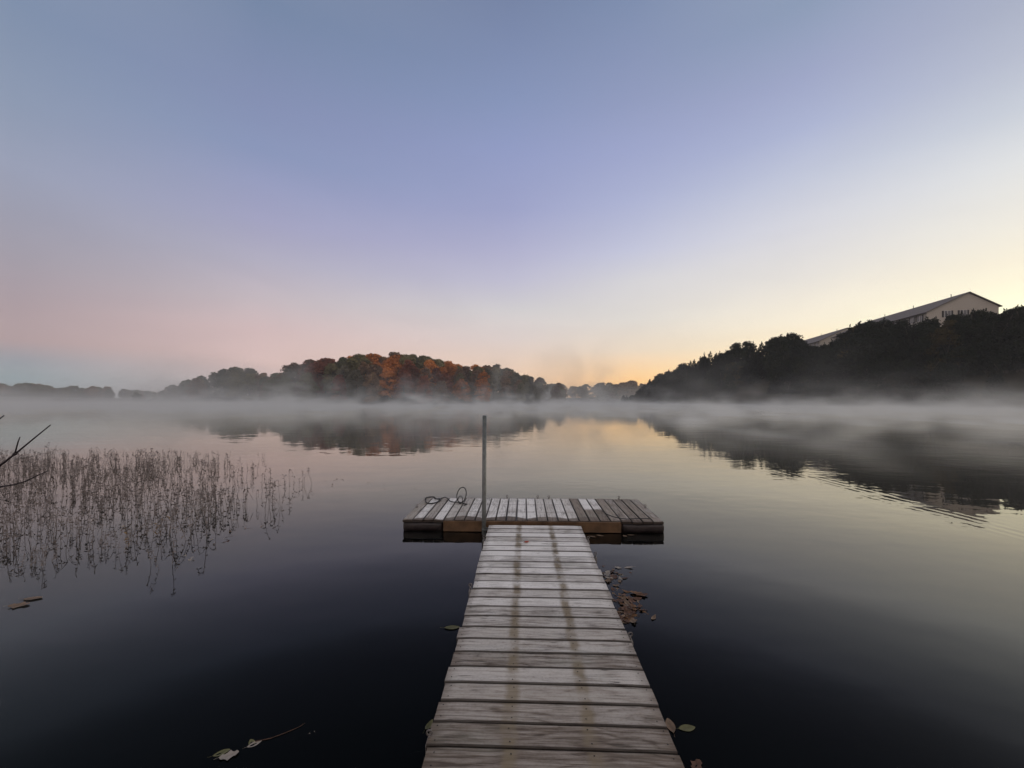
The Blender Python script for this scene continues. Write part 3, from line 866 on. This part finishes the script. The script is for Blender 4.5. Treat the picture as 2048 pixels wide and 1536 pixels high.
# labels: what kind, where, and which one along its row
WORDS = 'first second third fourth fifth sixth seventh eighth ninth tenth eleventh twelfth'.split()
def ordinal(k):
    k += 1
    if k <= 12: return WORDS[k - 1]
    return str(k) + ('th' if 10 < k % 100 < 14 else {1: 'st', 2: 'nd', 3: 'rd'}.get(k % 10, 'th'))
SEEN = {('island', 'front'): 'at the misty front of the island', ('island', 'crown'): 'up on the wooded island', ('knoll', ''): 'on the knoll behind the island',
        ('far left', ''): 'on the far shore at the left', ('far middle', ''): 'on the far shore under the glow', ('bank', 'waterside'): 'at the waterside of the dark bank', ('bank', 'slope'): 'half way up the dark bank', ('bank', 'crest'): 'on the crest of the dark bank'}
GRP = {'island': 'autumn trees on the island', 'knoll': 'trees on the knoll behind the island', 'far left': 'trees on the far shore', 'far middle': 'trees on the far shore', 'bank': 'dark trees on the steep bank'}
COLW = {'cedar green': 'blackish green', 'dim green': 'dark green', 'dim yellow': 'yellowish'}
buckets = {}
for tr in TREES:
    kind = 'cedar' if tr[0].name.startswith('cedar') else 'broadleaf tree'
    buckets.setdefault((tr[1], tr[4], kind), []).append(tr)
for (info, mat, kind), lst in buckets.items():
    lst.sort(key=lambda q: q[2] / q[3])
    for k, tr in enumerate(lst):
        which = f', {ordinal(k)} such from the left' if len(lst) > 1 else ''
        tag(tr[0], f'{COLW.get(mat, mat)} {kind} {SEEN[info]}{which}', 'tree', GRP[info[0]])

# ------------------------------------------------------------------ apartment buildings on the crest
M['siding'] = simple_mat('beige_siding', (.46, .42, .36), .8, 0, .06, 3, .2, 0)
M['roofing'] = simple_mat('grey_brown_shingles', (.17, .15, .14), .9, 0, .25, 2, .2, .3)
M['fasc_dark'] = simple_mat('dark_gutter', (.05, .045, .045), .7, 0, .2, 4)
M['glass'] = simple_mat('dim_window_glass', (.10, .11, .12), .12, 0, .2, 1, .6, 0)
M['white_trim'] = simple_mat('white_trim', (.62, .61, .58), .6, 0, .05, 5, .3, 0)
M['shutter'] = simple_mat('dark_shutter', (.03, .028, .03), .7, 0, .2, 8)
PKX, PKY = 138.7, 120.0
ANG = math.atan2(.9773, .2116)        # local +x runs along the ridge, away
def building(u0, L, label, gable_win):
    root = empty('apartment_building', (PKX + .2116 * u0, PKY + .9773 * u0, 0))
    root.rotation_euler[2] = ANG
    tag(root, label, 'building', 'apartment blocks on the crest')
    zl, zr, zp, z0 = 29.3, 30.3, 34.7, 18.0
    wl_, wr_ = 10.6, 7.4               # local +y is towards the lake side (left)
    m = MB()
    prof = [(wl_, z0), (wl_, zl - .1), (0, zp - .12), (-wr_, zr - .1), (-wr_, z0)]
    n = len(prof)
    m.add([(0, y, z) for y, z in prof] + [(L, y, z) for y, z in prof], [tuple(range(n)), tuple(reversed(range(n, 2 * n)))] + [(i, n + i, n + (i + 1) % n, (i + 1) % n) for i in range(n)])
    m.build('wall', M['siding'], root)
    m = MB(); e = .55; ov = .5
    sl, sr = (zp - zl) / wl_, (zp - zr) / wr_
    P = [(wl_ + e, zl - e * sl), (0, zp), (-wr_ - e, zr - e * sr)]
    v = [(x, y, z + dz) for x in (-ov, L + ov) for dz in (0, .22) for (y, z) in P]
    m.add(v, [(3, 4, 10, 9), (4, 5, 11, 10), (0, 6, 7, 1), (1, 7, 8, 2), (0, 1, 4, 3), (1, 2, 5, 4), (6, 9, 10, 7), (7, 10, 11, 8), (0, 3, 9, 6), (2, 8, 11, 5)])
    rf = m.build('roof', M['roofing'], root)
    for k in range(int(L // 14)):
        mm = MB(); x = 5 + k * 14 + R.uniform(-1, 1); mm.tube([(x, 1.2, zp - .8), (x, 1.2, zp + .75)], .09, 8); mm.build('vent_pipe', M['fasc_dark'], rf)
    m = MB(); m.box(-ov, L + ov, wl_ + e - .02, wl_ + e + .13, zl - e * sl - .12, zl - e * sl + .14); m.build('gutter', M['fasc_dark'], root)
    def window(x, y, z, w, h, side):
        wr = MB(); tr_ = MB(); st = MB()
        def bx(mb, a0, a1, zz0, zz1, d0, d1):
            if side == 'lake': mb.box(x + a0, x + a1, y + d0, y + d1, zz0, zz1)
            else: mb.box(x - d1, x - d0, y + a0, y + a1, zz0, zz1)
        bx(wr, -w / 2, w / 2, z, z + h, .01, .05); wo = wr.build('window', M['glass'], root)
        for a in (-w / 2 - .09, w / 2 + .002, -.04): bx(tr_, a, a + .088, z - .08, z + h + .08, .006, .09)
        for zz in (z - .09, z + h + .002): bx(tr_, -w / 2, w / 2, zz, zz + .085, .004, .088)
        tr_.build('frame', M['white_trim'], wo)
        for a in (-w / 2 - .62, w / 2 + .12):
            s2 = MB()
            if side == 'lake': s2.box(x + a, x + a + .5, y + .005, y + .075, z - .05, z + h + .05)
            else: s2.box(x - .075, x - .005, y + a, y + a + .5, z - .05, z + h + .05)
            s2.build('shutter', M['shutter'], wo)
    k = 0; x = 2.6
    while x < L - 2:
        window(x, wl_, 26.95, 1.5, 1.75, 'lake'); x += (4.1 if k % 2 else 3.1); k += 1
    if gable_win:
        for y in (5.3, 1.3): window(0, y, 27.5, 1.6, 1.9, 'gable')
    return root
building(0, 50, 'beige gabled apartment block with shuttered windows on the crest, nearer of the two', True)
building(60, 40, 'beige apartment block further along the crest, showing only its roof and eaves over the trees', False)

# ------------------------------------------------------------------ mist over the lake, haze in the air
def mist_volume(name, mn, mx, res, build, colr=(.955, .96, .915)):
    g = bpy.data.node_groups.new(name + '_field', 'GeometryNodeTree')
    g.interface.new_socket('Geometry', in_out='OUTPUT', socket_type='NodeSocketGeometry')
    t = NT(g); out = g.nodes.new('NodeGroupOutput')
    vc = g.nodes.new('GeometryNodeVolumeCube')
    vc.inputs['Min'].default_value = mn; vc.inputs['Max'].default_value = mx
    for a, r_ in zip('XYZ', res): vc.inputs['Resolution ' + a].default_value = r_
    pos = g.nodes.new('GeometryNodeInputPosition').outputs[0]
    sep = t.node('ShaderNodeSeparateXYZ', None, Vector=pos)
    t.set(vc.inputs['Density'], build(t, pos, sep.outputs[0], sep.outputs[1], sep.outputs[2]))
    mat = bpy.data.materials.new(name + '_air'); mat.use_nodes = True
    tm = NT(mat.node_tree); tm.n.clear()
    o = tm.n.new('ShaderNodeOutputMaterial')
    pv = tm.node('ShaderNodeVolumePrincipled'); pv.inputs['Color'].default_value = (*colr, 1); pv.inputs['Density'].default_value = 1.0; pv.inputs['Anisotropy'].default_value = .35
    tm.l.new(pv.outputs[0], o.inputs['Volume'])
    sm_ = g.nodes.new('GeometryNodeSetMaterial'); sm_.inputs['Material'].default_value = mat
    t.l.new(vc.outputs[0], sm_.inputs[0]); t.l.new(sm_.outputs[0], out.inputs[0])
    mb = MB(); mb.box(mn[0], mx[0], mn[1], mx[1], mn[2], mx[2])
    o = mb.build(name, mat)
    md = o.modifiers.new('field', 'NODES'); md.node_group = g
    return tag(o, None, None, None, 'stuff')
def lake_mist(t, pos, x, y, z):
    # low blanket plus torn wisps, drawn out along the drift of the air
    warp = t.noise(t.mapping(pos, (.06, .04, .12)), 1.0, 2, .5, 0, 1)
    v = t.node('ShaderNodeVectorMath', {'operation': 'MULTIPLY_ADD'}, i0=warp, i1=(8, 14, 4), i2=pos).outputs[0]
    def ex(h): return t.math('EXPONENT', t.math('MULTIPLY', z, -1.0 / h))
    big = t.maprange(t.noise(t.mapping(pos, (.022, .010, .02)), 1.0, 2), .36, .64)
    w1 = t.noise(t.mapping(v, (.22, .060, .5)), 1.0, 4, .58)
    puff = t.maprange(t.noise(t.mapping(v, (.055, .022, .02)), 1.0, 4, .6), .40, .70)
    hs = t.math('MULTIPLY_ADD', t.math('POWER', puff, 1.6), t.maprange(x, -15, 45, 2.9, 1.1), .34)
    low = t.math('MULTIPLY', t.math('EXPONENT', t.math('DIVIDE', t.math('MULTIPLY', z, -1.0), hs)), t.math('MULTIPLY_ADD', t.math('POWER', t.maprange(w1, .43, .72), 1.5), .15, .0095))
    v2 = t.node('ShaderNodeVectorMath', {'operation': 'MULTIPLY_ADD'}, i0=warp, i1=(6, 9, 9), i2=pos).outputs[0]
    w2 = t.noise(t.mapping(v2, (.30, .19, .34)), 1.0, 4, .6)
    mid = t.math('MULTIPLY', ex(.95), t.math('MULTIPLY', t.math('POWER', t.maprange(w2, .54, .70), 1.3), .55))
    mid = t.math('MULTIPLY', mid, t.maprange(y, 50, 115, 1, .10))
    w3 = t.noise(t.mapping(v2, (.15, .045, .11)), 1.0, 4, .6)
    tall = t.math('MULTIPLY', ex(3.6), t.math('MULTIPLY', t.math('POWER', t.maprange(w3, .54, .74), 1.7), t.math('MULTIPLY_ADD', big, .09, .010)))
    tall = t.math('MULTIPLY', tall, t.maprange(x, -15, 45, 3.2, .6))
    tall = t.math('ADD', tall, mid)
    near = t.math('MAXIMUM', t.maprange(y, 12, 85, .22, 1.15), t.math('MULTIPLY', t.maprange(x, 6, 26), t.maprange(y, 14, 60, .2, 1.0)))
    tallnear = t.math('MULTIPLY', t.math('MAXIMUM', t.maprange(y, 20, 80, .06, 1.0), t.math('MULTIPLY', t.maprange(x, 5, 16), t.maprange(y, 12, 24, .1, 1.25))), t.maprange(y, 95, 160, 1, .62))
    top = t.maprange(z, 8.0, 11.8, 1, 0)
    return t.math('MULTIPLY', t.math('ADD', t.math('MULTIPLY', low, near), t.math('MULTIPLY', tall, tallnear)), top)
def steam(t, pos, x, y, z):
    # thin columns of vapour standing over the far water
    warp = t.noise(t.mapping(pos, (.02, .02, .03)), 1.0, 3, .5, 0, 1)
    v = t.node('ShaderNodeVectorMath', {'operation': 'MULTIPLY_ADD'}, i0=warp, i1=(34, 34, 12), i2=pos).outputs[0]
    n = t.noise(t.mapping(v, (.040, .02, .016)), 1.0, 5, .6)
    mid = t.math('MULTIPLY', t.maprange(x, 8, 34), t.maprange(x, 62, 92, 1, 0))
    hgt = t.math('MULTIPLY', t.maprange(z, 2, 10), t.maprange(z, 26, 52, 1, 0))
    return t.math('MULTIPLY', t.math('MULTIPLY', t.math('MULTIPLY', mid, hgt), t.math('MULTIPLY', t.maprange(y, 262, 290), t.maprange(y, 330, 352, 1, 0))), t.maprange(n, .40, .74, 0, .010))
mist_volume('mist', (0, 258, .5), (100, 356, 54), (44, 40, 26), steam, (.70, .68, .68))
def far_mist(t, pos, x, y, z):
    n = t.noise(t.mapping(pos, (.02, .012, .05)), 1.0, 3)
    fall = t.math('EXPONENT', t.math('MULTIPLY', z, -1 / 9.0))
    return t.math('MULTIPLY', t.math('MULTIPLY', fall, t.math('MULTIPLY', t.maprange(y, 265, 300), t.maprange(z, 18, 29, 1, 0))), t.maprange(n, .35, .7, .0012, .0052))
mist_volume('mist', (-560, 264, .02), (230, 560, 30.0), (80, 30, 15), far_mist)
mist_volume('mist', (-270, 3, .02), (150, 290, 12.0), (380, 200, 34), lake_mist)

mh = bpy.data.materials.new('haze_air'); mh.use_nodes = True
tm = NT(mh.node_tree); tm.n.clear(); o_ = tm.n.new('ShaderNodeOutputMaterial')
pv = tm.node('ShaderNodeVolumePrincipled'); pv.inputs['Color'].default_value = (.90, .90, .90, 1); pv.inputs['Density'].default_value = .00028; pv.inputs['Anisotropy'].default_value = .2
tm.l.new(pv.outputs[0], o_.inputs['Volume'])
mb = MB(); mb.box(-920, 920, -320, 920, -4.0, 38)
tag(mb.build('haze', mh), None, None, None, 'stuff')

# ------------------------------------------------------------------ sky
SUN_AZ, SUN_EL = 72.0, 9.0       # degrees clockwise from +Y, above the horizon
w = bpy.data.worlds.new('World'); scene.world = w; w.use_nodes = True
t = NT(w.node_tree); t.n.clear()
outw = t.n.new('ShaderNodeOutputWorld'); bg = t.n.new('ShaderNodeBackground')
gen = t.node('ShaderNodeTexCoord').outputs['Generated']
nrm = t.node('ShaderNodeVectorMath', {'operation': 'NORMALIZE'}, i0=gen).outputs[0]
sp_ = t.node('ShaderNodeSeparateXYZ', None, Vector=nrm)
az = t.math('MULTIPLY', t.math('ARCTAN2', sp_.outputs[0], sp_.outputs[1]), 180 / math.pi)
el = t.math('MULTIPLY', t.math('ARCSINE', sp_.outputs[2]), 1 / (math.pi / 2), clamp=True)
ZEN = (167, 166, 170)  # unseen zenith, lifted to help fill-light the deck
SKY = [
    (-51.5, [(2.1, (138, 152, 158)), (3.7, (145, 148, 156)), (5.5, (171, 151, 153)), (8.2, (169, 152, 157)), (13.2, (160, 154, 166)), (16.7, (155, 155, 172)), (20.4, (152, 158, 180)), (25.4, (140, 152, 176)), (32.3, (127, 143, 170))]),
    (-32.5, [(2.0, (196, 176, 174)), (4.4, (206, 180, 176)), (8.6, (206, 182, 182)), (12.2, (195, 182, 188)), (16.7, (176, 172, 190)), (21.1, (162, 162, 192)), (25.2, (150, 156, 190)), (28.2, (138, 150, 185)), (32.7, (132, 143, 178)), (40.6, (118, 135, 165))]),
    (0, [(2.0, (234, 196, 164)), (5.2, (225, 199, 180)), (8.8, (217, 203, 198)), (13, (208, 204, 206)), (17, (190, 188, 208)), (20.9, (176, 176, 205)), (25.8, (158, 163, 200)), (32.4, (146, 156, 196)), (37.3, (134, 148, 185)), (45.4, (118, 132, 165))]),
    (17.3, [(1.5, (255, 194, 116)), (3.6, (253, 208, 152)), (7, (229, 211, 190)), (11.1, (219, 213, 207)), (16.3, (212, 210, 214)), (20, (195, 197, 218)), (25.9, (172, 178, 210)), (31.2, (158, 166, 203)), (36, (145, 155, 190)), (45, (124, 140, 172))]),
    (37, [(3, (255, 226, 170)), (9.3, (247, 236, 214)), (14.3, (228, 223, 217)), (19.6, (215, 215, 222)), (24.5, (195, 200, 218)), (29.1, (172, 180, 210)), (33.4, (158, 166, 198)), (39, (140, 155, 182))]),
    (51.6, [(3, (255, 246, 200)), (8.6, (255, 253, 220)), (9.9, (253, 246, 218)), (12.5, (244, 236, 216)), (15.5, (236, 232, 222)), (20.4, (222, 224, 226)), (24.6, (198, 204, 216)), (28.2, (182, 188, 206)), (32.2, (168, 175, 196)), (45, (140, 152, 182))]),
]
BACK = [(2, (168, 160, 172)), (8, (222, 196, 190)), (16, (228, 210, 204)), (28, (212, 203, 199)), (45, (190, 187, 189))]  # unseen sky behind the camera, brightened and warmed as fill light for the deck
def air(e): return 1 + .29 * math.exp(-e / 6)          # the dome's own brightness behind the haze
def sky_ramp(st): return t.ramp(el, [(e / 90, tuple(v * air(e) for v in lin(c))) for e, c in st] + [(.85, lin(ZEN))])
cols = [(-120, sky_ramp(BACK))] + [(a, sky_ramp(st)) for a, st in SKY]
cols.append((120, cols[0][1]))
sky = cols[0][1]; pa = cols[0][0]
for (a, c) in cols[1:]:
    f = t.maprange(az, pa, a, 0, 1, False)
    sky = t.mix(f, sky, c); pa = a
veil = t.noise(t.mapping(nrm, (2.2, 2.2, 9.0)), 1.0, 4, .55, 1.2)      # faint high haze
veil = t.math('MULTIPLY', t.math('SUBTRACT', veil, .5), t.maprange(el, .02, .45, .16, .02))
sky = t.mix(1.0, sky, t.node('ShaderNodeCombineColor', None, i0=t.math('ADD', veil, 1.0), i1=t.math('ADD', veil, 1.0), i2=t.math('MULTIPLY_ADD', veil, .8, 1.0)).outputs[0], 'MULTIPLY')
nish = t.n.new('ShaderNodeTexSky'); nish.sky_type = 'NISHITA'; nish.sun_disc = False
nish.sun_elevation = math.radians(SUN_EL); nish.sun_rotation = math.radians(SUN_AZ); nish.air_density = 1.2; nish.dust_density = 2.0
sky = t.mix(.004, sky, nish.outputs[0], 'ADD')
t.l.new(sky, bg.inputs[0]); bg.inputs[1].default_value = 1.0
t.l.new(bg.outputs[0], outw.inputs[0])

sl = bpy.data.lights.new('sun', 'SUN'); sl.energy = .8; sl.angle = math.radians(30); sl.color = (1, .86, .70)
so = link(bpy.data.objects.new('sun', sl))
az_, el_ = math.radians(SUN_AZ), math.radians(SUN_EL)
so.rotation_euler = (-Vector((math.sin(az_) * math.cos(el_), math.cos(az_) * math.cos(el_), math.sin(el_)))).to_track_quat('-Z', 'Y').to_euler()

# ------------------------------------------------------------------ camera, render
cam = bpy.data.cameras.new('camera'); co = link(bpy.data.objects.new('camera', cam))
co.location = (0, 0, CAMZ); co.rotation_euler = (math.radians(90), 0, 0)
cam.sensor_width = 36; cam.lens = F / 2048 * 36; cam.shift_y = 34 / 2048
cam.clip_start = .05; cam.clip_end = 4000
scene.camera = co
scene.render.engine = 'CYCLES'
cy = scene.cycles
cy.use_denoising = True
try: cy.denoiser = 'OPENIMAGEDENOISE'
except Exception: pass
cy.max_bounces = 6; cy.diffuse_bounces = 2; cy.glossy_bounces = 3; cy.volume_bounces = 3; cy.transparent_max_bounces = 4; cy.transmission_bounces = 2
cy.volume_step_rate = 4.0
cy.use_adaptive_sampling = True; cy.adaptive_threshold = .02; cy.adaptive_min_samples = 16; cy.volume_max_steps = 256
cy.sample_clamp_indirect = 4
vs_ = scene.view_settings
vs_.view_transform = 'Standard'; vs_.look = 'None'; vs_.exposure = 0; vs_.gamma = 1
